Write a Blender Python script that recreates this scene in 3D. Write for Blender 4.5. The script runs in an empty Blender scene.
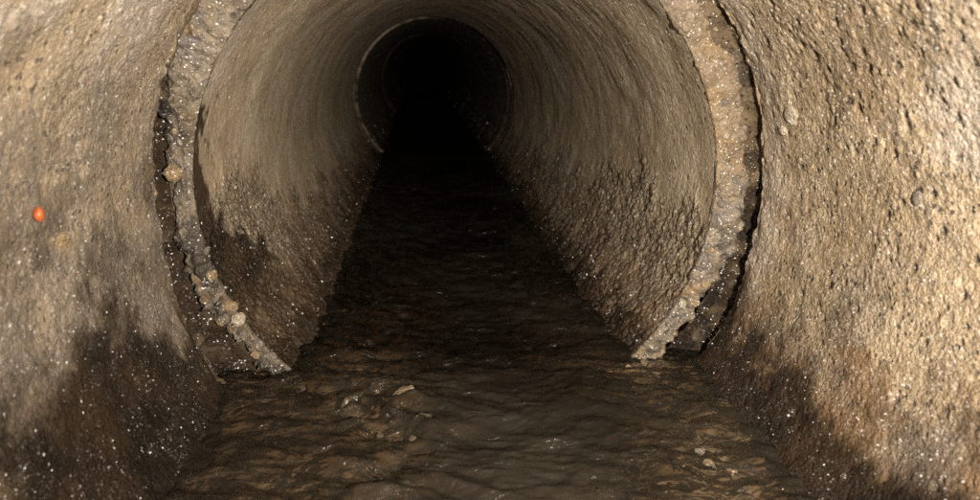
import bpy, math, random
import numpy as np
from mathutils import Vector

scene = bpy.context.scene
COL = scene.collection
rng = random.Random(7)

# ------------------------------------------------------------------ dimensions
Z0 = 0.545            # height of the pipe axis above the water surface (water is z = 0)
CX, RN = 0.02, 0.862  # wide near pipe: axis offset and inner radius
RF = 0.75             # narrower pipe beyond the joint
D1 = 1.884            # joint between them
D2 = 6.77             # next joint
LEN = D2 - D1

# ------------------------------------------------------------------ numpy noise
def _h(ix, iy, iz, s=0):
    n = (ix.astype(np.int64) * 374761393 + iy.astype(np.int64) * 668265263 + iz.astype(np.int64) * 2147483647 + s * 1274126177) & 0xFFFFFFFF
    n = ((n ^ (n >> 13)) * 1274126177) & 0xFFFFFFFF
    n = ((n ^ (n >> 16)) * 2246822519) & 0xFFFFFFFF
    n = n ^ (n >> 15)
    return (n & 0xFFFFFF).astype(np.float64) / float(0xFFFFFF)

def vnoise(P, s=0):
    i = np.floor(P); f = P - i
    u = f * f * f * (f * (f * 6 - 15) + 10)
    i = i.astype(np.int64); out = 0.0
    for a in (0, 1):
        for b in (0, 1):
            for c in (0, 1):
                w = (u[:, 0] if a else 1 - u[:, 0]) * (u[:, 1] if b else 1 - u[:, 1]) * (u[:, 2] if c else 1 - u[:, 2])
                # gradient noise
                g1 = _h(i[:, 0] + a, i[:, 1] + b, i[:, 2] + c, s) * 2 - 1
                g2 = _h(i[:, 0] + a, i[:, 1] + b, i[:, 2] + c, s + 11) * 2 - 1
                g3 = _h(i[:, 0] + a, i[:, 1] + b, i[:, 2] + c, s + 23) * 2 - 1
                out = out + w * (g1 * (f[:, 0] - a) + g2 * (f[:, 1] - b) + g3 * (f[:, 2] - c))
    return out * 1.5

def fbm(P, oct=4, s=0, gain=0.5):
    o = 0.0; a = 1.0
    for k in range(oct):
        o = o + a * vnoise(P + 17.3 * k, s + k); P = P * 2.03; a *= gain
    return o

def worley(P, s=0):
    """distance to the nearest cell point and that cell's random number"""
    i = np.floor(P).astype(np.int64)
    best = np.full(len(P), 9.0); rid = np.zeros(len(P))
    for a in (-1, 0, 1):
        for b in (-1, 0, 1):
            for c in (-1, 0, 1):
                x, y, z = i[:, 0] + a, i[:, 1] + b, i[:, 2] + c
                d = (x + _h(x, y, z, s) - P[:, 0]) ** 2 + (y + _h(x, y, z, s + 3) - P[:, 1]) ** 2 + (z + _h(x, y, z, s + 5) - P[:, 2]) ** 2
                m = d < best
                best = np.where(m, d, best); rid = np.where(m, _h(x, y, z, s + 9), rid)
    return np.sqrt(best), rid

def sstep(a, b, x):
    t = np.clip((x - a) / (b - a), 0, 1)
    return t * t * (3 - 2 * t)

# ------------------------------------------------------------------ object helpers
def tag(o, label=None, cat=None, group=None, kind=None):
    for k, v in (('label', label), ('category', cat), ('group', group), ('kind', kind)):
        if v: o[k] = v
    return o

def empty(name, loc):
    o = bpy.data.objects.new(name, None); COL.objects.link(o)
    o.location = loc; o.empty_display_size = 0.1
    return o

def grid_faces(nu, nv, off=0, close=False):
    ii, jj = np.meshgrid(np.arange(nu - 1), np.arange(nv if close else nv - 1), indexing='ij')
    a = ii * nv + jj; b = ii * nv + (jj + 1) % nv
    return np.stack([a, b, b + nv, a + nv], -1).reshape(-1, 4) + off

def mesh_from(name, verts, faces, mat, attrs=None, parent=None, loc=None):
    """verts in world coordinates; re-based on the parent's location"""
    base = np.array(parent.location if parent is not None else (loc or (0, 0, 0)))
    me = bpy.data.meshes.new(name)
    V = np.ascontiguousarray(verts - base, dtype=np.float32); Fc = np.ascontiguousarray(faces, dtype=np.int32)
    me.vertices.add(len(V)); me.vertices.foreach_set('co', V.ravel())
    me.loops.add(Fc.size); me.loops.foreach_set('vertex_index', Fc.ravel())
    me.polygons.add(len(Fc))
    me.polygons.foreach_set('loop_start', np.arange(len(Fc), dtype=np.int32) * Fc.shape[1])
    me.polygons.foreach_set('loop_total', np.full(len(Fc), Fc.shape[1], dtype=np.int32))
    me.update(calc_edges=True)
    me.polygons.foreach_set('use_smooth', np.ones(len(Fc), dtype=bool))
    for k, v in (attrs or {}).items():
        at = me.attributes.new(k, 'FLOAT', 'POINT'); at.data.foreach_set('value', np.ascontiguousarray(v, dtype=np.float32))
    me.materials.append(mat); me.update()
    o = bpy.data.objects.new(name, me); COL.objects.link(o)
    if parent is not None: o.parent = parent
    elif loc: o.location = loc
    return o

class Sheet:
    """several grids collected into one mesh, with per-vertex attributes"""
    def __init__(s): s.V, s.F, s.A, s.n = [], [], {}, 0
    def add(s, V, nu, nv, close=False, **at):
        s.F.append(grid_faces(nu, nv, s.n, close))
        for k in ('wet', 'rust', 'rough', 'pit', 'pale', 'dirt'):
            s.A.setdefault(k, []).append(np.broadcast_to(np.asarray(at.get(k, 0.0), dtype=float), (len(V),)))
        s.V.append(V); s.n += len(V)
    def build(s, name, mat, parent):
        return mesh_from(name, np.concatenate(s.V), np.concatenate(s.F), mat, {k: np.concatenate(v) for k, v in s.A.items()}, parent)

# ------------------------------------------------------------------ materials
def new_mat(name):
    m = bpy.data.materials.new(name); m.use_nodes = True
    nt = m.node_tree
    for n in list(nt.nodes): nt.nodes.remove(n)
    return m, nt

class N:
    """tiny node-writing helper"""
    def __init__(s, nt): s.nt = nt
    def n(s, t, **kw):
        x = s.nt.nodes.new(t)
        for k, v in kw.items(): setattr(x, k, v)
        return x
    def link(s, a, b): s.nt.links.new(a, b)
    def val(s, sock, v):
        if isinstance(v, (int, float, tuple, list)): sock.default_value = v
        else: s.link(v, sock)
    def coord(s, scale=(1, 1, 1)):
        tc = s.n('ShaderNodeTexCoord'); mp = s.n('ShaderNodeMapping'); mp.inputs['Scale'].default_value = scale
        s.link(tc.outputs['Object'], mp.inputs['Vector']); return mp.outputs['Vector']
    def noise(s, vec, scale, detail=4, rough=0.5, dist=0.0):
        x = s.n('ShaderNodeTexNoise'); s.link(vec, x.inputs['Vector'])
        x.inputs['Scale'].default_value = scale; x.inputs['Detail'].default_value = detail
        x.inputs['Roughness'].default_value = rough; x.inputs['Distortion'].default_value = dist
        return x.outputs['Fac']
    def voro(s, vec, scale, out='Distance', rnd=1.0):
        x = s.n('ShaderNodeTexVoronoi'); s.link(vec, x.inputs['Vector']); x.inputs['Scale'].default_value = scale
        x.inputs['Randomness'].default_value = rnd
        return x.outputs[out]
    def rng(s, v, a, b, c=0.0, d=1.0):
        x = s.n('ShaderNodeMapRange'); x.interpolation_type = 'SMOOTHSTEP'
        s.val(x.inputs['Value'], v)
        for k, q in zip(('From Min', 'From Max', 'To Min', 'To Max'), (a, b, c, d)): s.val(x.inputs[k], q)
        return x.outputs['Result']
    def mix(s, f, a, b, mode='MIX'):
        x = s.n('ShaderNodeMix', data_type='RGBA', blend_type=mode)
        s.val(x.inputs['Factor'], f)
        for k, q in (('A', a), ('B', b)):
            sock = [i for i in x.inputs if i.name == k and i.type == 'RGBA'][0]
            s.val(sock, (*q, 1.0) if isinstance(q, tuple) and len(q) == 3 else q)
        return [o for o in x.outputs if o.type == 'RGBA'][0]
    def math(s, op, a, b=0.0, clamp=False):
        x = s.n('ShaderNodeMath', operation=op, use_clamp=clamp); s.val(x.inputs[0], a); s.val(x.inputs[1], b)
        return x.outputs[0]
    def attr(s, name):
        return s.n('ShaderNodeAttribute', attribute_name=name).outputs['Fac']
    def bump(s, h, strength, dist, prev=None):
        x = s.n('ShaderNodeBump'); s.val(x.inputs['Strength'], strength); x.inputs['Distance'].default_value = dist
        s.link(h, x.inputs['Height'])
        if prev is not None: s.link(prev, x.inputs['Normal'])
        return x.outputs['Normal']
    def out(s, bsdf):
        o = s.n('ShaderNodeOutputMaterial'); s.link(bsdf, o.inputs['Surface'])

def glint(k, b, c, weight, size=200, rough=0.33, tilt=2.3, wet=None):
    """a broken film of water over tiny facets, each with its own tilt: small sharp highlights"""
    film = k.rng(k.noise(c, 16, 4, 0.65), 0.34, 0.5)
    k.link(k.math('MULTIPLY', film, weight), b.inputs['Coat Weight'])
    k.val(b.inputs['Coat Roughness'], rough if wet is None else k.rng(wet, 0, .7, rough, .2)); b.inputs['Coat IOR'].default_value = 1.75
    warp = k.n('ShaderNodeVectorMath', operation='ADD'); k.link(c, warp.inputs[0])
    w2 = k.n('ShaderNodeVectorMath', operation='SCALE'); nz = k.n('ShaderNodeTexNoise'); nz.inputs['Scale'].default_value = size * .5
    k.link(c, nz.inputs['Vector']); k.link(nz.outputs['Color'], w2.inputs[0]); w2.inputs['Scale'].default_value = 1.2 / size
    k.link(w2.outputs[0], warp.inputs[1])
    cells = k.voro(warp.outputs[0], size, 'Color')
    sub = k.n('ShaderNodeVectorMath', operation='SUBTRACT'); k.link(cells, sub.inputs[0]); sub.inputs[1].default_value = (.5, .5, .5)
    scl = k.n('ShaderNodeVectorMath', operation='SCALE'); k.link(sub.outputs[0], scl.inputs[0]); scl.inputs['Scale'].default_value = tilt
    geo = k.n('ShaderNodeNewGeometry')
    add = k.n('ShaderNodeVectorMath', operation='ADD'); k.link(scl.outputs[0], add.inputs[0]); k.link(geo.outputs['Normal'], add.inputs[1])
    nrm = k.n('ShaderNodeVectorMath', operation='NORMALIZE'); k.link(add.outputs[0], nrm.inputs[0])
    k.link(nrm.outputs[0], b.inputs['Coat Normal'])

def concrete(name, base, light, dark, grey, fine=1.0, gloss=0.34, spec=0.6, coat=0.7, facet=85, pale=(.42, .365, .31), relief=1.35, cell=2.5, soak=0.0, grough=.33):
    m, nt = new_mat(name); k = N(nt); c = k.coord()
    wet, rust, pit, rough = k.attr('wet'), k.attr('rust'), k.attr('pit'), k.attr('rough')
    col = k.mix(k.rng(k.noise(c, 3.2, 5, 0.6), 0.36, 0.66), base, light)
    col = k.mix(k.rng(k.noise(c, 2.1, 4, 0.6, 0.6), 0.5, 0.72), col, grey)
    col = k.mix(k.rng(k.noise(c, 26, 5, 0.7), 0.5, 0.72, 0, 0.55), col, dark)          # blotches of grime
    col = k.mix(k.rng(k.noise(c, 75, 4, 0.7), 0.53, 0.68, 0, 0.8), col, light)        # sand grains
    col = k.mix(k.rng(k.noise(c, 130, 4, 0.7), 0.54, 0.68, 0, 0.8), col, dark)
    col = k.mix(k.math('MULTIPLY', pit, 0.8), col, tuple(0.45 * x for x in dark))
    pv = k.n('ShaderNodeTexVoronoi'); k.link(c, pv.inputs['Vector'])
    pv.inputs['Scale'].default_value = 62
    ps_ = k.n('ShaderNodeSeparateColor'); k.link(pv.outputs['Color'], ps_.inputs[0])
    hole = k.math('MULTIPLY', k.rng(pv.outputs['Distance'], 0.22, 0.34, 1, 0), k.math('MULTIPLY', k.rng(ps_.outputs[0], 0.6, 0.64), k.rng(rough, .2, .8)))
    col = k.mix(k.math('MULTIPLY', hole, .85), col, tuple(0.35 * x for x in dark))
    col = k.mix(k.rng(k.noise(c, 1.7, 5, 0.65, 1.0), 0.54, 0.66, 0, 0.5), col, tuple(1.6 * x for x in dark))   # broad brown stains
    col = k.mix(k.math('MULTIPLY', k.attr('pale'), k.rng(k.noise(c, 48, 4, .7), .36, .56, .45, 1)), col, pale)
    rn = k.rng(k.noise(c, 7, 4, 0.6), 0.35, 0.7)
    col = k.mix(rust, col, k.mix(rn, (0.065, 0.038, 0.019), (0.175, 0.104, 0.05)))
    wetcol = k.mix(rn, (0.012, 0.0085, 0.006), (0.034, 0.021, 0.012))
    col = k.mix(k.math('MULTIPLY', k.attr('dirt'), k.rng(k.noise(c, 30, 5, .7), .3, .6, .5, 1)), col, (0.135, 0.112, 0.09))
    if soak: col = k.mix(k.math('MULTIPLY', rough, soak), col, (0.085, 0.054, 0.03))
    col = k.mix(wet, col, wetcol)
    b = k.n('ShaderNodeBsdfPrincipled'); k.link(col, b.inputs['Base Color'])
    r0 = k.rng(k.noise(c, 40, 4, 0.7), 0.3, 0.7, gloss * 0.65, gloss * 1.45)
    r1 = k.math('MULTIPLY', r0, k.rng(wet, 0, 1, 1.25, 1.4))
    k.link(r1, b.inputs['Roughness'])
    k.link(k.rng(wet, 0, .8, spec * .6, .1), b.inputs['Specular IOR Level'])
    h1 = k.math('SUBTRACT', k.noise(c, 120, 6, 0.65), k.math('MULTIPLY', hole, 0.9))
    n0 = k.bump(k.noise(c, facet, 3, 0.5), k.math('MULTIPLY', k.rng(rough, 0, 1, 0.22, 1.0), k.rng(k.noise(c, 4.5, 4, .6), .34, .6, .35, 1.15)), relief / facet)
    n1 = k.bump(h1, 0.8 * fine, 0.007, n0)
    n3 = k.bump(k.noise(c, 330, 2, 0.5), 0.5 * fine, 0.002, n1)
    k.link(n3, b.inputs['Normal'])
    glint(k, b, c, k.math('MULTIPLY', k.rng(rough, 0, 1, .35, 1.0), k.rng(k.noise(c, 8, 4, .6), .36, .56, k.rng(wet, 0, 1, .6, .1), 1.0)), facet * cell, grough, wet=wet)
    k.out(b.outputs[0])
    return m

M_near = concrete('tan_concrete', (0.272, 0.202, 0.122), (0.43, 0.34, 0.232), (0.09, 0.062, 0.039), (0.31, 0.25, 0.19), 1.0, 0.33, .75, .8, 128, relief=1.25, cell=2.2, grough=.5)
M_far = concrete('grey_brown_concrete', (0.345, 0.275, 0.19), (0.46, 0.385, 0.285), (0.14, 0.108, 0.07), (0.38, 0.335, 0.265), 0.8, 0.30, .8, .8, 66, relief=2.3, cell=2.3, soak=.5, grough=.46)
M_deep = concrete('shaded_concrete', (0.13, 0.105, 0.08), (0.18, 0.15, 0.118), (0.04, 0.032, 0.024), (0.10, 0.085, 0.07), 0.7, 0.5, 0.4, 0.1, 40)  # same concrete, darkened: the tunnel's fade to black is put into its colour

def mortar(name, base, light, dark, purple):
    m, nt = new_mat(name); k = N(nt); c = k.coord()
    col = k.mix(k.rng(k.noise(c, 9, 5, 0.65), 0.38, 0.64), base, light)
    col = k.mix(k.rng(k.noise(c, 5, 3, 0.6), 0.45, 0.62), col, purple)
    col = k.mix(k.rng(k.noise(c, 60, 4, 0.7), 0.5, 0.68, 0, 0.7), col, dark)
    cell = k.voro(c, 48, 'Color'); sep = k.n('ShaderNodeSeparateColor'); k.link(cell, sep.inputs[0])
    col = k.mix(k.rng(sep.outputs[0], 0.6, 0.75, 0, 0.5), col, light)
    col = k.mix(k.math('MULTIPLY', k.attr('pit'), 0.85), col, tuple(0.5 * x for x in dark))
    col = k.mix(k.attr('rust'), col, (0.2, 0.135, 0.07))
    col = k.mix(k.attr('wet'), col, (0.035, 0.027, 0.02))
    b = k.n('ShaderNodeBsdfPrincipled'); k.link(col, b.inputs['Base Color'])
    k.link(k.rng(k.noise(c, 50, 3, 0.6), 0.3, 0.7, 0.3, 0.55), b.inputs['Roughness']); b.inputs['Specular IOR Level'].default_value = 0.4
    n1 = k.bump(k.noise(c, 85, 6, 0.7), 0.8, 0.009)
    n2 = k.bump(k.voro(c, 150), 0.6, 0.005, n1)
    n3 = k.bump(k.noise(c, 380, 2, 0.5), 0.6, 0.0025, n2)
    k.link(n3, b.inputs['Normal']); glint(k, b, c, .8, 240, .3); k.out(b.outputs[0]); return m
M_rim = mortar('pebbly_mortar', (0.105, 0.082, 0.058), (0.24, 0.195, 0.14), (0.04, 0.03, 0.022), (0.135, 0.115, 0.105))

def stone(name, a, b_, c_, rough=0.3, bumpy=True):
    m, nt = new_mat(name); k = N(nt); c = k.coord()
    col = k.mix(k.rng(k.noise(c, .9, 5, 0.6), 0.35, 0.65), a, b_)
    col = k.mix(k.rng(k.noise(c, 2.4, 4, 0.7), 0.52, 0.66, 0, 0.9), col, c_)
    b = k.n('ShaderNodeBsdfPrincipled'); k.link(col, b.inputs['Base Color']); b.inputs['Roughness'].default_value = rough
    b.inputs['Specular IOR Level'].default_value = 0.6
    
    if bumpy: k.link(k.bump(k.noise(c, 2.2, 5, 0.65), 0.7, 0.25), b.inputs['Normal']); glint(k, b, c, .9, 4.0)
    k.out(b.outputs[0]); return m
M_tan = stone('tan_stone', (0.34, 0.235, 0.12), (0.44, 0.33, 0.2), (0.24, 0.16, 0.08))
M_grey = stone('grey_stone', (0.2, 0.168, 0.138), (0.3, 0.255, 0.21), (0.12, 0.1, 0.08), 0.25)
M_brown = stone('brown_stone', (0.18, 0.125, 0.07), (0.26, 0.19, 0.11), (0.11, 0.07, 0.04), 0.28)
M_wet = stone('wet_brown_stone', (0.1, 0.072, 0.042), (0.17, 0.125, 0.075), (0.045, 0.032, 0.02), 0.22)
M_pale = stone('pale_stone', (0.58, 0.48, 0.36), (0.68, 0.6, 0.48), (0.36, 0.27, 0.18), 0.35)
M_black = stone('black_tar', (0.016, 0.013, 0.011), (0.03, 0.025, 0.02), (0.01, 0.01, 0.01), 0.2)
M_orange = stone('orange_stone', (0.30, 0.065, 0.018), (0.36, 0.1, 0.03), (0.2, 0.05, 0.02), 0.16, False)

# bed
m, nt = new_mat('gravel_bed'); k = N(nt); c = k.coord()
col = k.mix(k.rng(k.noise(c, 5, 4, 0.6), 0.4, 0.62), (0.13, 0.095, 0.06), (0.21, 0.16, 0.105))
cell = k.voro(c, 34, 'Color'); sep = k.n('ShaderNodeSeparateColor'); k.link(cell, sep.inputs[0])
col = k.mix(k.rng(sep.outputs[0], 0.62, 0.9, 0, 0.4), col, (0.24, 0.19, 0.13))
col = k.mix(k.rng(sep.outputs[1], 0.7, 0.8, 0, 0.7), col, (0.06, 0.045, 0.03))
b = k.n('ShaderNodeBsdfPrincipled'); k.link(col, b.inputs['Base Color']); b.inputs['Roughness'].default_value = 0.45
k.link(k.bump(k.noise(c, 110, 5, 0.65), 0.8, 0.006), b.inputs['Normal']); glint(k, b, c, .25, 120, .55); k.out(b.outputs[0]); M_bed = m

# water: clear film over murk; fresnel reflection, brown transmission
m, nt = new_mat('brown_water'); k = N(nt); c = k.coord()
tr = k.n('ShaderNodeBsdfTransparent'); dep = k.attr('depth')
cmb = k.n('ShaderNodeCombineColor')
for ch, ab in zip(cmb.inputs, (15, 18.5, 23)):      # Beer's law through the brown water
    k.link(k.math('EXPONENT', k.math('MULTIPLY', dep, -ab)), ch)
k.link(cmb.outputs[0], tr.inputs['Color'])
df = k.n('ShaderNodeBsdfDiffuse'); df.inputs['Color'].default_value = (0.13, 0.112, 0.084, 1)
gl = k.n('ShaderNodeBsdfGlossy'); gl.inputs['Roughness'].default_value = 0.085
fr = k.n('ShaderNodeFresnel'); fr.inputs['IOR'].default_value = 1.33
cs = k.coord((0.8, 1.25, 1.0))
nb = k.bump(k.noise(cs, 13, 3, 0.5, 0.8), 1.0, 0.042)
for s_ in (gl, fr): k.link(nb, s_.inputs['Normal'])
murk = k.attr('murk')
mx = k.n('ShaderNodeMixShader'); k.link(murk, mx.inputs[0]); k.link(tr.outputs[0], mx.inputs[1]); k.link(df.outputs[0], mx.inputs[2])
m2 = k.n('ShaderNodeMixShader'); k.link(fr.outputs[0], m2.inputs[0]); k.link(mx.outputs[0], m2.inputs[1]); k.link(gl.outputs[0], m2.inputs[2])
k.out(m2.outputs[0]); M_water = m

m, nt = new_mat('soil'); k = N(nt); c = k.coord()
col = k.mix(k.noise(c, 3, 6, 0.6), (0.06, 0.045, 0.03), (0.12, 0.09, 0.06))
b = k.n('ShaderNodeBsdfPrincipled'); k.link(col, b.inputs['Base Color']); b.inputs['Roughness'].default_value = 0.9
k.link(k.bump(k.noise(c, 8, 6, 0.6), 0.8, 0.1), b.inputs['Normal']); k.out(b.outputs[0]); M_soil = m

M_blackout = stone('blackout_sheet', (.006, .005, .004), (.01, .008, .006), (.004, .003, .003), .95, False)  # near-black, so the added end sheet stays dark under the lamp

# ------------------------------------------------------------------ pipes
def ring_pts(th, y, r, cx=0.0):
    return np.stack([cx + r * np.cos(th), y, Z0 + r * np.sin(th)], -1)

def below(th):
    """degrees below the horizontal, either side; negative above it"""
    d = np.degrees(np.arctan2(np.sin(th), np.cos(th)))
    return np.where(np.cos(th) >= 0, -d, np.where(d < 0, 180 + d, d - 180) * 1.0)

def rn_at(th):
    bl = below(th)
    return RN * (1 + np.where(np.cos(th) < 0, (.062), .035) * sstep(2, 38, bl))
# ---- near pipe
near = empty('concrete_pipe', (CX, D1 - 1.0, Z0 - RN))
tag(near, 'widest concrete pipe section, rough pitted tan wall nearest the camera with dark wet stains', 'pipe')
def near_field(th, y):
    P = ring_pts(th, y, np.full_like(th, RN), CX)
    left = np.cos(th) < 0
    bl = below(th)
    n1 = fbm(P * 3.1, 3, 1); n2 = fbm(P * 11, 4, 5); n3 = fbm(P * 42, 3, 9)
    # stained zones: a tall soaked patch low on the left, a thin black waterline and rust low on the right
    yk = np.array([-4, .9, 1.04, 1.25, 1.38, 1.53, 1.60, 1.70, 1.80, 1.9])
    ak = np.array([14, 13, 12.5, 10.5, 7.5, 9.5, 20, 24, 25, 27])
    edge = np.interp(y, yk, ak)
    e_ = bl - edge + 6 * n2 + 2.5 * n3
    wl = (.72 * sstep(-4.5, 6.5, e_) + .28 * sstep(-10, 13, e_)) * left
    wl = np.maximum(wl, 0.4 * sstep(0.05, 0.5, fbm(P * 7 + 5, 4, 44)) * sstep(20, 4, np.abs(bl - 1)) * left)
    e_ = bl - 26.5 + 3.5 * n2 + 5 * n1 + 1.5 * n3
    wr = (.5 * sstep(-1.5, 3.0, e_) + .5 * sstep(-7, 5, e_)) * ~left
    gl = fbm(P * np.array([5., 9., 5.]) + 9, 3, 66)
    wr = np.maximum(wr, 0.85 * sstep(.12, .4, gl + .7 * n2) * sstep(24, 29, bl) * sstep(1.3, 1.15, y) * ~left)
    wet = np.maximum(wl, wr)
    rust = sstep(13, 25, bl + 9 * n2 + 10 * n1) * ~left * 0.88 + 0.35 * sstep(-4, 12, bl + 10 * n2) * left
    rust = np.clip(rust + 0.75 * sstep(0.16, 0.6, fbm(P * 4.2 + 3, 3, 21)) * 0.5, 0, 0.9)
    # grain: lumps of aggregate, pits, broad waviness
    f1, id1 = worley(P * 38 + n3[:, None] * .35, 3)
    f2, id2 = worley(P * 62 + n3[:, None] * .4, 17)
    f3, id3 = worley(P * 24, 31)
    lump = (1 - sstep(0.1, 0.62, f1)) * sstep(.35, .9, id1)
    grit = (1 - sstep(0.1, 0.6, f2)) * sstep(.3, .9, id2)
    pit = (1 - sstep(0.16, 0.3, f3)) * (id3 > .55)
    pit2 = (1 - sstep(0.2, 0.34, f2)) * (id2 < .13)
    smooth = sstep(1.74, 1.80, y) * .45                       # trowelled edge beside the joint
    hh = 0.008 * n1 + 0.0038 * n2 + (1 - smooth) * (0.0022 * n3 + 0.0012 * lump + 0.0022 * grit - 0.0045 * pit - 0.0045 * pit2)
    deg = np.degrees(np.arctan2(np.sin(th), np.cos(th)))
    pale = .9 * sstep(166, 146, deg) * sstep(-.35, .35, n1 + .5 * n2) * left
    pale = np.maximum(pale, sstep(.1, .5, fbm(P * np.array([5, 2.2, 5]) + 2, 4, 61) + .25) * sstep(1.3, 1.12, y) * sstep(8, 24, np.abs(deg - 82) - 40) * (deg > 8))  # sheen of the upper near wall, painted in as pale patches
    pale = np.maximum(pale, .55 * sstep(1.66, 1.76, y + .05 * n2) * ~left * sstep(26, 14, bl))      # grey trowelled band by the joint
    dirt = left * (.62 + .5 * n1 + .3 * n2) * sstep(138, 166, np.abs(deg)) + .75 * sstep(.0, .5, fbm(P * 3.7 + 8, 4, 63) + .1) * sstep(-14, 8, bl) * .6
    return hh, wet, rust, np.clip(pit + pit2, 0, 1), np.clip(pale, 0, 1) * (1 - wet), np.clip(dirt, 0, .9)

def y_end(th):
    P = np.stack([np.cos(th), np.sin(th), 0 * th], -1)
    return 1.828 + 0.012 * fbm(P * 5, 3, 71) + (0.006 + .006 * (np.cos(th) < 0)) * fbm(P * 16, 3, 75)

sh = Sheet()
NT, NY = 930, 400
ths = np.radians(np.linspace(-46, 226, NT))
TH = np.tile(ths, (NY, 1)).T.ravel()                         # (NT, NY)
s = np.linspace(0, 1, NY)
YY = (0.30 + s[None, :] * (y_end(ths)[:, None] - 0.30)).ravel()
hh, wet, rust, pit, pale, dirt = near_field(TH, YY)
# chip out the edge beside the joint
edgew = sstep(0.05, 0.0, y_end(TH) - YY)
rr = rn_at(TH) - hh + edgew * (0.003 + 0.009 * (np.cos(TH) < 0) + 0.008 * fbm(ring_pts(TH, YY, np.full_like(TH, RN)) * 22, 3, 81))
wet = np.maximum(wet, .95 * sstep(0.0, .6, edgew) * sstep(12, 24, below(TH)))
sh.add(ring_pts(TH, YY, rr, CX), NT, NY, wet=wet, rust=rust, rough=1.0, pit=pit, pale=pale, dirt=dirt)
# the end of the pipe and the socket recess behind it
lastr = rr.reshape(NT, NY)[:, -1]; laste = y_end(ths)
shallow = sstep(-8, 6, np.degrees(ths)) * sstep(100, 60, np.degrees(ths))     # packed with silt up on the right
deep_p = np.array([(0, 0), (.010, .004), (.028, .010), (.046, .018), (.056, .036), (.054, .06), (.035, .082), (.0, .092), (-.06, .098)])
shal_p = np.array([(0, 0), (.004, .006), (.010, .016), (.018, .026), (.020, .038), (.014, .05), (.0, .058), (-.02, .062), (-.05, .066)])
uu = np.linspace(0, 8, 44); VV, wv = [], []
for i, q_ in enumerate(uu):
    d_ = [np.interp(q_, np.arange(9), pp[:, j]) for pp in (deep_p, shal_p) for j in (0, 1)]
    dr = d_[0] * (1 - shallow) + d_[2] * shallow; dy = d_[1] * (1 - shallow) + d_[3] * shallow
    dr = dr * np.where(np.cos(ths) > 0, .75, 1.0)
    mid = lastr * (1 - min(1, i / 5)) + rn_at(ths) * min(1, i / 5)
    Pn = ring_pts(ths, laste + dy, mid + dr, CX); q = fbm(Pn * 18, 4, 90); ramp = min(1, i / 6)
    VV.append(ring_pts(ths, laste + dy + .012 * q * ramp, mid + dr + .014 * q * ramp, CX))
    wv.append(np.clip(np.maximum(ramp, .85 * (np.cos(ths) < 0)) * (.97 - .22 * shallow) + .25 * q, 0, 1))
sh.add(np.stack(VV, 0).reshape(-1, 3), len(uu), NT, wet=np.concatenate(wv), rust=0.2, rough=0.8)
# the part behind the camera, the invert under the gravel, the outside
t2 = np.radians(np.linspace(-46, 226, 240)); y2 = np.linspace(-4, 0.32, 200)
A, B = [g.ravel() for g in np.meshgrid(t2, y2, indexing='ij')]
hh, wet, rust, pit, pale, dirt = near_field(A, B)
sh.add(ring_pts(A, B, rn_at(A) - hh + .002, CX), 240, 200, wet=wet, rust=rust, rough=1.0, pit=pit, pale=pale, dirt=dirt)
t2 = np.radians(np.linspace(224, 316, 40)); y2 = np.linspace(-4, 1.84, 60)
A, B = [g.ravel() for g in np.meshgrid(t2, y2, indexing='ij')]
sh.add(ring_pts(A, B, rn_at(A) + .004, CX), 40, 60, wet=0.5)
t2 = np.radians(np.linspace(0, 360, 96, endpoint=False))
vs = np.concatenate([ring_pts(t2, np.full_like(t2, yy), np.full_like(t2, q), CX) for q, yy in ((RN + .01, -4), (1.06, -4), (1.06, 2.02), (.90, 2.03))])
sh.add(vs, 4, 96, True)
sh.build('pipe_wall', M_near, near)

# ---- pebble shapes
def ico(sub, seed, amp=0.34, freq=1.6, flat=(1, 1, 1)):
    import bmesh
    bm = bmesh.new(); bmesh.ops.create_icosphere(bm, subdivisions=sub, radius=1.0)
    V = np.array([v.co[:] for v in bm.verts]); F = np.array([[v.index for v in f.verts] for f in bm.faces]); bm.free()
    n = fbm(V * freq + seed * 7.7, 3, seed); V = V * (1 + amp * n)[:, None]
    # a few flattened facets
    r = np.random.RandomState(seed)
    for _ in range(5):
        d = r.normal(size=3); d /= np.linalg.norm(d); pr = V @ d; lim = .62 + .25 * r.rand()
        V = V - np.outer(np.maximum(pr - lim, 0) * .8, d)
    return V * np.array(flat), F
_cache = {}
def pebble_mesh(seed, mat, sub=3):
    key = (seed, mat.name)
    if key not in _cache:
        V, F = ico(sub, seed)
        o = mesh_from('pebble', V, F, mat); me = o.data; bpy.data.objects.remove(o); _cache[key] = me
    return _cache[key]
def pebble(name, loc, size, seed, mat, parent=None, rot=None):
    o = bpy.data.objects.new(name, pebble_mesh(seed % 9, mat)); COL.objects.link(o)
    o.scale = size if isinstance(size, tuple) else (size,) * 3
    r = random.Random(seed * 31 + 5)
    o.rotation_euler = rot if rot else (r.uniform(-.5, .5), r.uniform(-.5, .5), r.uniform(0, 6.28))
    if parent is not None:
        base = Vector((0, 0, 0)); p = parent
        while p is not None: base += p.location; p = p.parent
        o.parent = parent; o.location = Vector(loc) - base
    else: o.location = loc
    return o

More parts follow.
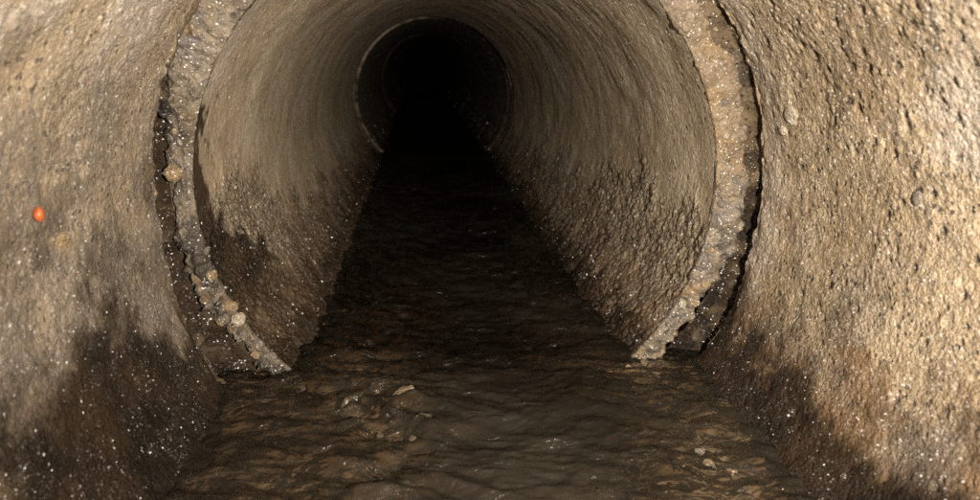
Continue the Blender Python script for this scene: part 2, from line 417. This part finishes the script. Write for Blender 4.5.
# ---- second pipe, beyond the joint
far = empty('concrete_pipe', (0, D1, Z0 - RF))
tag(far, 'long grey brown concrete pipe section that starts at the pebbly pale joint ring', 'pipe')
def far_field(th, y):
    P = ring_pts(th, y, np.full_like(th, RF))
    left = np.cos(th) < 0; bl = below(th)
    n1 = fbm(P * 3.3, 3, 101); n2 = fbm(P * 12, 4, 105); n3 = fbm(P * 45, 3, 109)
    lim = np.where(left, np.interp(y, [1.9, 2.3, 3.8, 7], [4, 2, 24, 26]), np.interp(y, [1.9, 2.8, 3.9, 7], [4, 4, 15, 20]))
    rough = sstep(-6, 9, bl - lim + 10 * n1 + 7 * n2)
    # dark slick behind the ring on the left
    dk = np.array([10, 18, 176 - 173, -5, -12, -17, -25, -33, -42, -50])
    ang = np.array([-30, -22, -14, -3, 3, 8, 13, 18, 27, 33, 40, 50.])
    ys = np.array([0, 1.90, 1.935, 1.985, 2.02, 2.06, 2.15, 2.30, 2.38, 2.45, 2.6, 9.])
    ed = np.interp(bl, ang, ys)
    ws = sstep(0.05, -0.03, y - ed + 0.16 * n2 + 0.05 * n3) * left
    wl = np.where(left, .75, .95) * sstep(np.where(left, -11, -6), np.where(left, 3, 4), bl - np.where(left, 41, 40) + 5 * n2 + 3 * n1 + 4 * n3)
    wet = np.maximum(ws * (.93 - .5 * sstep(22, 32, bl)), wl)
    rust = 0.75 * sstep(15, 34, bl + 9 * n2) + 0.25 * sstep(0.1, .5, n1)
    f1, id1 = worley(P * np.array([44, 36, 44]) + n3[:, None] * .45, 103)
    f2, id2 = worley(P * 60 + n3[:, None] * .3, 117)
    f3, id3 = worley(P * 30, 131)
    lump = (1 - sstep(0.1, 0.7, f1)) * sstep(.15, .8, id1)
    grit = (1 - sstep(0.1, 0.6, f2)) * sstep(.3, .9, id2)
    pit = (1 - sstep(0.14, 0.24, f3)) * (id3 > .8)
    Q = np.stack([y * 34, 0.25 * th, 0 * th], -1)
    lines = vnoise(Q, 140) * sstep(0.05, .45, fbm(P * np.array([1.2, 2.5, 1.2]), 2, 150) + .2)   # trowel lines round the bore
    hh = 0.006 * n1 + 0.002 * n2 + rough * (0.005 * n2 + 0.007 * n3 + 0.003 * lump + 0.004 * grit) \
        + (1 - rough) * (0.0010 * lines + 0.0008 * n3 + .0009 * grit - 0.004 * pit)
    deg = np.degrees(th)
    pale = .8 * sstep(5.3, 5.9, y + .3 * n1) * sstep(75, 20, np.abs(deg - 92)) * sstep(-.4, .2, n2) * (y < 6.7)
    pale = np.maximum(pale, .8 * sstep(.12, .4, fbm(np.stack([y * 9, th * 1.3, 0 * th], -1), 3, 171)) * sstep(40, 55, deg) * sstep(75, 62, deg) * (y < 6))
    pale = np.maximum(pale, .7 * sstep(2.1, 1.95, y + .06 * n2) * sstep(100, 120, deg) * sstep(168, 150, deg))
    return hh, wet, rust, rough, pit, pale * (1 - wet)

def far_wall(y0, y1, nt, ny, flare=0.0):
    ths = np.radians(np.linspace(-50, 230, nt)); ys = y0 * (y1 / y0) ** np.linspace(0, 1, ny)
    A, B = [g.ravel() for g in np.meshgrid(ths, ys, indexing='ij')]
    hh, wet, rust, rough, pit, pale = far_field(A, B)
    r = RF - hh + flare * sstep(y1 - .28, y1 - .05, B) - .008 * sstep(y1 - .95, y1 - .1, B) * sstep(80, 40, np.abs(np.degrees(A) - 92))
    return A, B, r, wet, rust, rough, pit, pale

def outer_shell(sh, y0, y1, r1=0.90, rin=RF + .01):
    t2 = np.radians(np.linspace(0, 360, 96, endpoint=False))
    vs = np.concatenate([ring_pts(t2, np.full_like(t2, yy), np.full_like(t2, q)) for q, yy in ((rin + .02, y0 + .03), (rin + .08, y0 + .03), (rin + .085, y0 + .2), (r1 + .02, y0 + .25), (r1 + .02, y1 + .02), (rin + .05, y1 + .03))])
    sh.add(vs, 6, 96, True, wet=0.6)
def invert(sh, y0, y1):
    t2 = np.radians(np.linspace(229.5, 310.5, 40)); y2 = np.linspace(y0, y1, 20)
    A, B = [g.ravel() for g in np.meshgrid(t2, y2, indexing='ij')]
    sh.add(ring_pts(A, B, np.full_like(A, RF + .022)), 40, 20, wet=0.5)

sh = Sheet(); E2 = 6.50
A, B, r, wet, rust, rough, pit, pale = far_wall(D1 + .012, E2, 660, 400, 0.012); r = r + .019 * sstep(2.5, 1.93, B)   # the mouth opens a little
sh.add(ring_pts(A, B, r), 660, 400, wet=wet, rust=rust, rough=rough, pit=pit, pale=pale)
outer_shell(sh, D1, D2); invert(sh, D1, E2)
# recess at its far end
ths = np.radians(np.linspace(-50, 230, 300))
prof = [(0.012, 0), (.03, .01), (.045, .03), (.045, .25), (.03, .28)]
vs = np.concatenate([ring_pts(ths, np.full_like(ths, E2 + dy), RF + dr + .006 * fbm(ring_pts(ths, np.full_like(ths, E2 + dy), np.full_like(ths, .8)) * 9, 3, 160)) for dr, dy in prof])
sh.add(vs, len(prof), 300, wet=np.tile(sstep(60, 140, np.abs(np.degrees(ths) - 90)) * .8, len(prof)), rough=.3)
sh.build('pipe_wall', M_far, far)

# ---- the pebbly end face of the second pipe
def rim_part(parent, D, nt, ns, full=True, r_out=0.845, mat=M_rim):
    ths = np.radians(np.linspace(-50, 230, nt)) if full else np.radians(np.linspace(-50, 230, nt))
    # profile: from inside the bore, round the lip, across the face, round the outer edge and back
    m_ = .019 if D < D1 + 1 else 0
    pr = np.array([(RF + .022 + m_, .05), (RF + .001 + m_, .026), (RF + .001 + m_, .008), (RF + .016 + m_, .001), (RF + .03 + m_ * .7, 0), (r_out - .018 if m_ else r_out - .004, 0), (r_out - .006 if m_ else r_out - .002, .006), (r_out, .022), (r_out + .004, .14)])
    seg = np.r_[0, np.cumsum(np.hypot(*np.diff(pr, axis=0).T))]
    u = np.linspace(0, seg[-1], ns); pr_r = np.interp(u, seg, pr[:, 0]); pr_y = np.interp(u, seg, pr[:, 1])
    tn = np.gradient(np.c_[pr_r, pr_y], axis=0); tn /= np.linalg.norm(tn, axis=1)[:, None]
    nr, ny = tn[:, 1], -tn[:, 0]                               # outward from the concrete
    A, I = [g.ravel() for g in np.meshgrid(ths, np.arange(ns), indexing='ij')]
    r = pr_r[I]; y = D + pr_y[I]; P = ring_pts(A, y, r)
    deg = np.degrees(A)
    n1 = fbm(P * 7, 3, 201); n2 = fbm(P * 24, 4, 205); n3 = fbm(P * 70, 3, 209)
    w = sstep(.035, .07, u[I]) * sstep(seg[-1], seg[-1] - .1, u[I])             # rough on the face, plain in the bore
    cob = sstep(176, 196, deg) + sstep(6, -14, deg)                                # coarse gravel low on both sides
    f1, id1 = worley(P * 25 + n3[:, None] * .15, 203); f2, id2 = worley(P * 52 + n3[:, None] * .3, 217); f3, id3 = worley(P * 30, 223)
    lump = (1 - sstep(.12, .68, f1)); grit = (1 - sstep(.1, .6, f2)) * sstep(.2, .8, id2)
    pit = (1 - sstep(.15, .32, f3)) * (id3 > .72)
    dsp = w * (0.012 * n1 + 0.012 * n2 + .006 * n3 + .02 * cob * lump * sstep(.1, .4, id1) + .006 * grit - .012 * pit) + (1 - w) * .002 * n2
    dr = nr[I] * dsp; dy = ny[I] * dsp
    # the outer edge wanders; mortar fills the gap up on the left
    grow = (-.008 * sstep(150, 168, deg) + .026 * sstep(-22, -5, deg) * sstep(100, 70, deg) + 0.035 * sstep(112, 140, deg) * sstep(168, 152, deg) + 0.006 * n1 - 0.012 * sstep(-10, -40, deg) - .012 * sstep(196, 220, deg)) * sstep(.06, .12, u[I])
    fill = 0.02 * sstep(105, 130, deg) * sstep(156, 146, deg) * sstep(.06, .11, u[I])
    V = ring_pts(A, y + dy - fill, r + dr + grow)
    wet = 0.5 * sstep(.15, .5, n2 + .35 * n1) * sstep(140, 180, deg) + .4 * sstep(.1, .5, n1) * w * sstep(150, 175, deg)
    wet = wet + .25 * sstep(150, 170, deg) + .5 * sstep(-.25, .35, n2 + n1) * w * sstep(152, 178, deg)
    wet = np.clip(wet + sstep(seg[-1] - .13, seg[-1] - .09, u[I]) * .9 * (1 - .8 * sstep(100, 120, deg) * sstep(158, 148, deg)), 0, .95)
    if D > D1 + 1: wet = np.clip(wet + .9 * sstep(115, 60, deg) + .26 + .25 * fbm(P * 6, 4, 241), 0, .97)  # mask only darkens the deeper rings here, most on the right
    rust = .8 * sstep(.05, .5, fbm(P * 9 + 4, 3, 230)) + .45 * sstep(60, 20, deg) * sstep(-6, 10, deg)
    rust = rust * (1 - sstep(seg[-1] - .15, seg[-1] - .12, u[I]))
    return mesh_from('pipe_rim', V, grid_faces(nt, ns), mat, {'wet': wet, 'rust': np.clip(rust * (1 - .6 * cob) + cob * lump * sstep(.5, .9, id1) * .8, 0, .9), 'pit': np.clip(pit * w + .8 * cob * w * sstep(.5, .75, f1), 0, 1)}, parent)
rim = rim_part(far, D1, 1000, 80)
tag(rim, 'gravelly pale mortar end face with embedded pebbles')

def on_rim(deg, r, out=0.0):
    a = math.radians(deg); return (r * math.cos(a), D1 - out, Z0 + r * math.sin(a))
# pebbles one can pick out in the end face (angle, radius, size, stone)
spots = [(174.2, .822, .026, M_tan), (163, .812, .013, M_pale), (168, .806, .010, M_pale), (166, .822, .012, M_tan), (143.5, .838, .034, M_tan), (137, .838, .030, M_pale), (141, .81, .016, M_pale),
         (185, .80, .014, M_brown), (189, .828, .016, M_tan), (191, .79, .013, M_grey), (193.5, .812, .018, M_grey), (196, .835, .020, M_tan), (196.5, .795, .019, M_tan), (199, .815, .018, M_grey),
         (201, .835, .021, M_brown), (202, .80, .022, M_grey), (204.5, .783, .016, M_tan), (205.5, .82, .022, M_grey), (208, .80, .024, M_pale), (209, .834, .017, M_brown), (211.5, .81, .020, M_grey),
         (212, .785, .015, M_brown), (215, .80, .022, M_grey), (216.5, .826, .015, M_tan), (219, .79, .018, M_grey), (221, .815, .016, M_grey), (206.5, .845, .013, M_tan), (198.6, .85, .013, M_tan),
         (-14, .80, .020, M_tan), (-17, .825, .018, M_grey), (-19, .79, .016, M_pale), (-22, .815, .027, M_tan), (-24.5, .79, .022, M_tan), (-26.5, .815, .021, M_tan), (-28, .785, .017, M_pale),
         (-30, .81, .019, M_grey), (-33, .79, .018, M_grey), (-35, .82, .015, M_brown), (-37, .795, .016, M_grey), (-40, .81, .014, M_tan), (-8, .81, .013, M_tan), (-3, .79, .012, M_grey), (2, .83, .016, M_grey), (6, .815, .014, M_tan),
         (12, .80, .010, M_pale), (19, .81, .012, M_grey), (28, .82, .014, M_tan)]
for i, (a, r_, s_, mt) in enumerate(spots):
    r_ -= .004 + .02 * rng.random() if a > 180 else (.004 if a > 150 else 0)
    p = pebble('pebble', on_rim(a, r_, .002 - s_ * .42), (s_ * (.8 + .5 * rng.random()), s_ * .72, s_ * (.8 + .3 * rng.random())), 40 + i, mt, rim)
    if i == 0: tag(p, 'round tan pebble'); p.scale = (s_ * .95, s_ * .8, s_ * .95); p.location.y -= .012; p.rotation_euler = (0, 0, 0)
    elif i in (4, 5): tag(p, 'large pale orange stone')

# black lump of muck lodged in the gap on the left
# (part of the near pipe's broken edge)
def on_near(deg, y, out=0.0):
    a = math.radians(deg); r = float(rn_at(np.array([a]))[0]) - out; return (CX + r * math.cos(a), y, Z0 + r * math.sin(a))
lump = pebble('muck', on_near(162.5, 1.85, .0), (.014, .022, .026), 5, M_black, near); tag(lump, 'black glossy lump in the chipped edge')
for i, (dg, y, s_, mt, lab) in enumerate(((16.6, 1.655, (.007, .034, .030), M_pale, 'pale flat stone'), (13.6, 1.70, (.01, .018, .017), M_pale, None), (177.0, 1.325, (.010, .020, .022), M_tan, None),
                                         
                                         (8, 1.2, (.008, .012, .016), M_grey, None))):
    p = pebble('embedded_stone', on_near(dg, y, .004), s_, 90 + i, mt, near, rot=(0, -math.radians(dg), 0))
    if lab: tag(p, lab)

# glossy orange pebble stuck on the left wall
V, F = ico(3, 4, .06, 1.2)
op = mesh_from('pebble', V * np.array([.009, .011, .0145]), F, M_orange); op.location = on_near(172.0, 1.235, .014)
tag(op, 'small glossy orange pebble stuck to the left pipe wall', 'pebble')

# ---- sections deeper in
labels = ['dim pipe section framed by the thin pale ring deep in the tunnel', 'nearly black pipe section seen inside the thin pale ring']
for kx in range(5):
    y0 = D2 + LEN * kx; y1 = y0 + LEN
    t = empty('concrete_pipe', (0, y0, Z0 - RF))
    if kx < 2: tag(t, labels[kx], 'pipe')
    else: tag(t, 'black pipe section lost in the darkness at the tunnel end', 'pipe', 'pipe sections lost in darkness')
    sh = Sheet(); dn = 2 if kx else 1
    A, B, r, wet, rust, rough, pit, pale = far_wall(y0 + .012, y1 - .25, 360 // dn, 120 // dn, 0.012)
    sh.add(ring_pts(A, B, r + .004), 360 // dn, 120 // dn, wet=np.maximum(wet, .35 * rough), rust=rust * .5, rough=rough, pit=pit)
    outer_shell(sh, y0, y1); invert(sh, y0, y1)
    ths = np.radians(np.linspace(-50, 230, 160))
    vs = np.concatenate([ring_pts(ths, np.full_like(ths, y1 - .25 + dy), np.full_like(ths, RF + dr)) for dr, dy in prof])
    sh.add(vs, len(prof), 160, wet=0.3)
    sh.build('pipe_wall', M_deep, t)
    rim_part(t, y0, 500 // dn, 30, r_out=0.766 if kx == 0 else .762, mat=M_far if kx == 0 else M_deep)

# ------------------------------------------------------------------ stream
emerg = [(-.198, 1.70, .045), (-.136, 1.557, .052), (-.255, 1.775, .05), (-.33, 1.70, .04), (-.22, 1.62, .04)]
def hw(y): return np.interp(y, [-5, 1.92, 1.96, 60], [.80, .80, .61, .61])
def ygrid(y0, y1, a, b):
    ys = [y0]
    while ys[-1] < y1: ys.append(ys[-1] + max(a, b * abs(ys[-1])))
    return np.array(ys)
def bed_z(x, y):
    P = np.stack([x, y, 0 * x], -1)
    n = fbm(P * 3, 3, 301)
    z = -0.095 + .03 * n
    lb = sstep(-.18, -.62, x + .15 * n) * sstep(2.5, 1.7, y); rb = sstep(.24, .6, x + .15 * n) * sstep(2.4, 1.7, y)
    z = z + .062 * lb + .066 * rb + .05 * np.exp(-((x + .25) / .16) ** 2) * sstep(2.2, 1.8, y) * sstep(1.1, 1.4, y)
    z = z - .03 * np.exp(-((x - .12) / .17) ** 2)
    z = np.minimum(z, -.022 + .01 * n)
    f1, id1 = worley(P * 26 + n[:, None], 303); f2, id2 = worley(P * 55, 307)
    return z + .016 * (1 - sstep(.1, .7, f1)) * sstep(.2, .8, id1) + .006 * (1 - sstep(.1, .6, f2))
ys = np.r_[np.linspace(-5, .5, 60)[:-1], ygrid(.5, 2.6, .009, 0), ygrid(2.62, 40, .02, .02)]
xs = np.linspace(-1, 1, 170)
Yg, Xg = [g.ravel() for g in np.meshgrid(ys, xs, indexing='ij')]
Xw = Xg * (hw(Yg) + .06)
bed = mesh_from('stream_bed', np.stack([Xw, Yg, bed_z(Xw, Yg)], -1), grid_faces(len(ys), len(xs)), M_bed)
tag(bed, kind='structure')

ys = np.r_[np.linspace(-5, .6, 80)[:-1], ygrid(.6, 40, .006, .0042)]
xs = np.linspace(-1, 1, 230)
Yg, Xg = [g.ravel() for g in np.meshgrid(ys, xs, indexing='ij')]
Xw = Xg * hw(Yg)
def water_z(x, y):
    P = np.stack([x, y, 0 * x], -1)
    n = fbm(P * 2.2, 2, 401)
    wx = x + .05 * fbm(P * 4, 2, 405); wy = y + .06 * fbm(P * 3.1 + 5, 2, 409)
    Q = np.stack([wx * 5.5 - wy * 2.5, wy * 11 + wx * 4, 0 * x], -1)
    w1 = fbm(Q, 3, 411)
    w2 = 1 - 2 * np.abs(fbm(np.stack([wx * 9 + wy * 3, wy * 24 - wx * 9, 0 * x], -1), 2, 417))
    act = .62 + 1.0 * np.exp(-((x + .25) / .22) ** 2) * sstep(2.6, 1.9, y) * sstep(.9, 1.3, y) + .35 * sstep(1.7, 2.3, y)
    w3 = fbm(np.stack([wx * 16 - wy * 9, wy * 30 + wx * 9, 0 * x], -1), 2, 423)
    z = act * (.016 * w1 + .0016 * w2 + .0055 * w3) + .004 * n
    for ex, ey, es in emerg:
        d2 = ((x - ex) / (es * 1.35)) ** 2 + ((y - ey) / (es * 1.1)) ** 2
        z = z + .012 * np.exp(-d2) - .007 * np.exp(-((x - ex) / (es * 2)) ** 2 - ((y - ey + es * 2.2) / es) ** 2)
    return z
zw = water_z(Xw, Yg)
P = np.stack([Xw, Yg, 0 * Xw], -1)
murk = .045 + .05 * fbm(P * 1.7, 3, 431) + .075 * np.exp(-((Xw - .08) / .26) ** 2) * sstep(1.75, 1.1, Yg) + .05 * sstep(2.1, 1.6, Yg)
depth = np.clip(zw - bed_z(Xw, Yg), .004, .3)
wat = mesh_from('water', np.stack([Xw, Yg, zw], -1), grid_faces(len(ys), len(xs)), M_water, {'murk': np.clip(murk, .02, .5), 'depth': depth})
tag(wat, kind='structure')

# stones of the stream
big = [(-.198, 1.70, -.008, (.044, .036, .042), 3, M_brown, 'largest brown stone poking out of the stream, left of its middle'),
       (-.136, 1.557, -.018, (.05, .036, .034), 4, M_wet, 'flat wet dark stone just breaking the surface in front of the largest brown stone'),
       (-.262, 1.775, -.012, (.045, .028, .03), 1, M_wet, 'low dark stone breaking the surface behind and left of the largest brown stone'),
       (-.35, 1.69, -.016, (.04, .026, .028), 2, M_wet, 'dark brown stone awash at the left end of the row of riffle stones'),
       (-.225, 1.625, -.016, (.042, .026, .028), 8, M_wet, 'flat dark stone awash between two larger stones in front of the largest brown stone')]
for i, (x, y, z, s_, sd, mt, lab) in enumerate(big):
    tag(pebble('pebble', (x, y, z), s_, sd, mt, rot=(.1, .1, .4 * i)), lab, 'stone')
r = random.Random(3)
small = [(-.255, 1.52), (-.17, 1.50), (-.20, 1.44), (-.36, 1.56), (-.31, 1.60), (-.40, 1.47), (-.28, 1.40), (-.13, 1.38), (-.42, 1.60), (-.45, 1.36), (-.34, 1.32), (-.24, 1.33), (-.09, 1.46), (-.05, 1.60), (-.29, 1.86), (-.15, 1.82)]
for _ in range(64):
    small.append((r.uniform(-.52, -.02), r.uniform(1.15, 1.95)))
for _ in range(54):
    small.append((r.uniform(.32, .60), r.uniform(1.1, 1.85)))
arr = np.array(small); bz = bed_z(arr[:, 0], arr[:, 1])
for i, ((x, y), zb) in enumerate(zip(small, bz)):
    s_ = r.uniform(.009, .018)
    mt = (M_tan, M_brown, M_grey, M_wet, M_brown)[i % 5] if i >= 16 else M_wet
    side = 'left' if x < .1 else 'right'
    zz = zb + s_ * .4 if i >= 16 else -.009 - s_ * .4
    tag(pebble('pebble', (x, y, zz), (s_ * r.uniform(1, 1.5), s_, s_ * .75), 200 + i, mt),
        'small pebble under the shallow brown water along the %s bank of the stream' % side, 'pebble', 'pebbles under the shallow water, %s bank' % side)

# ------------------------------------------------------------------ earth round the pipes: low ground in front of the mouth, a bank above
t2 = np.radians(np.linspace(0, 360, 64, endpoint=False)); HB = 4.0
hole = np.stack([CX + 1.07 * np.cos(t2), np.full_like(t2, -3.9), Z0 + 1.07 * np.sin(t2)], -1)
sc_ = 1 / np.maximum(np.abs(np.cos(t2)), np.abs(np.sin(t2)))
sq = np.stack([60 * np.cos(t2) * sc_, np.full_like(t2, -3.9), Z0 + np.where(np.sin(t2) > 0, HB * np.sin(t2), 1.3 * np.sin(t2)) * sc_], -1)
up = sq.copy(); up[:, 1] = np.where(np.sin(t2) > .02, 130, -130)
V = np.concatenate([hole, sq, up]); g = mesh_from('ground', V, grid_faces(3, 64, 0, True), M_soil); tag(g, kind='structure')
g2 = mesh_from('end_blocker', np.array([(-2, 31.2, -1), (2, 31.2, -1), (2, 31.2, 2.2), (-2, 31.2, 2.2)], float), np.array([[0, 1, 2, 3]]), M_blackout); tag(g2, kind='structure')  # added sheet closing the tunnel end, keeps the bright sky out

# ------------------------------------------------------------------ light
w = bpy.data.worlds.new('World'); scene.world = w; w.use_nodes = True
nt = w.node_tree; sky = nt.nodes.new('ShaderNodeTexSky'); sky.sky_type = 'NISHITA'; sky.sun_disc = False
EL, AZ = math.radians(4), math.radians(60)
sky.sun_elevation = EL; sky.sun_rotation = AZ
nt.links.new(sky.outputs[0], nt.nodes['Background'].inputs[0]); nt.nodes['Background'].inputs[1].default_value = 0.05
sl = bpy.data.lights.new('sun', 'SUN'); sl.energy = 0.5; sl.angle = math.radians(.5); sl.color = (1, .93, .84)
so = bpy.data.objects.new('sun', sl); COL.objects.link(so)
so.rotation_euler = Vector((-math.sin(AZ) * math.cos(EL), -math.cos(AZ) * math.cos(EL), -math.sin(EL))).to_track_quat('-Z', 'Y').to_euler()
so.location = (0, -6, 8)
# the hand lamp held up beside the camera, the only light in the pipe
hl = bpy.data.lights.new('hand_lamp', 'SPOT'); hl.energy = 640; hl.color = (1, .90, .76)
hl.shadow_soft_size = .04; hl.spot_size = math.radians(125); hl.spot_blend = 1.0
ho = bpy.data.objects.new('hand_lamp', hl); COL.objects.link(ho)
ho.location = (.28, -.30, Z0 + .47)
ho.rotation_euler = (Vector((.34, 3.2, Z0 + .2)) - ho.location).to_track_quat('-Z', 'Y').to_euler()

# ------------------------------------------------------------------ camera
cam = bpy.data.cameras.new('camera'); co = bpy.data.objects.new('camera', cam); COL.objects.link(co)
cam.sensor_width = 36; cam.lens = 653 / 980 * 36; cam.clip_start = .02; cam.clip_end = 400
ps, p = .1031, .2877
co.location = (-.1228, 0, Z0 + .3924)
co.rotation_euler = Vector((math.sin(ps) * math.cos(p), math.cos(ps) * math.cos(p), -math.sin(p))).to_track_quat('-Z', 'Y').to_euler()
cam.dof.use_dof = True; cam.dof.focus_distance = 2.0; cam.dof.aperture_fstop = 2.4
scene.camera = co
scene.render.engine = 'CYCLES'
scene.render.resolution_x, scene.render.resolution_y = 1024, 522
scene.cycles.use_denoising = False
scene.cycles.sample_clamp_direct = 1.25; scene.cycles.sample_clamp_indirect = 2
scene.cycles.max_bounces = 6; scene.cycles.transparent_max_bounces = 8
scene.cycles.caustics_reflective = False; scene.cycles.caustics_refractive = False
scene.view_settings.view_transform = 'Standard'; scene.view_settings.look = 'None'
scene.view_settings.exposure = 0; scene.view_settings.gamma = 1; scene.view_settings.use_curve_mapping = False
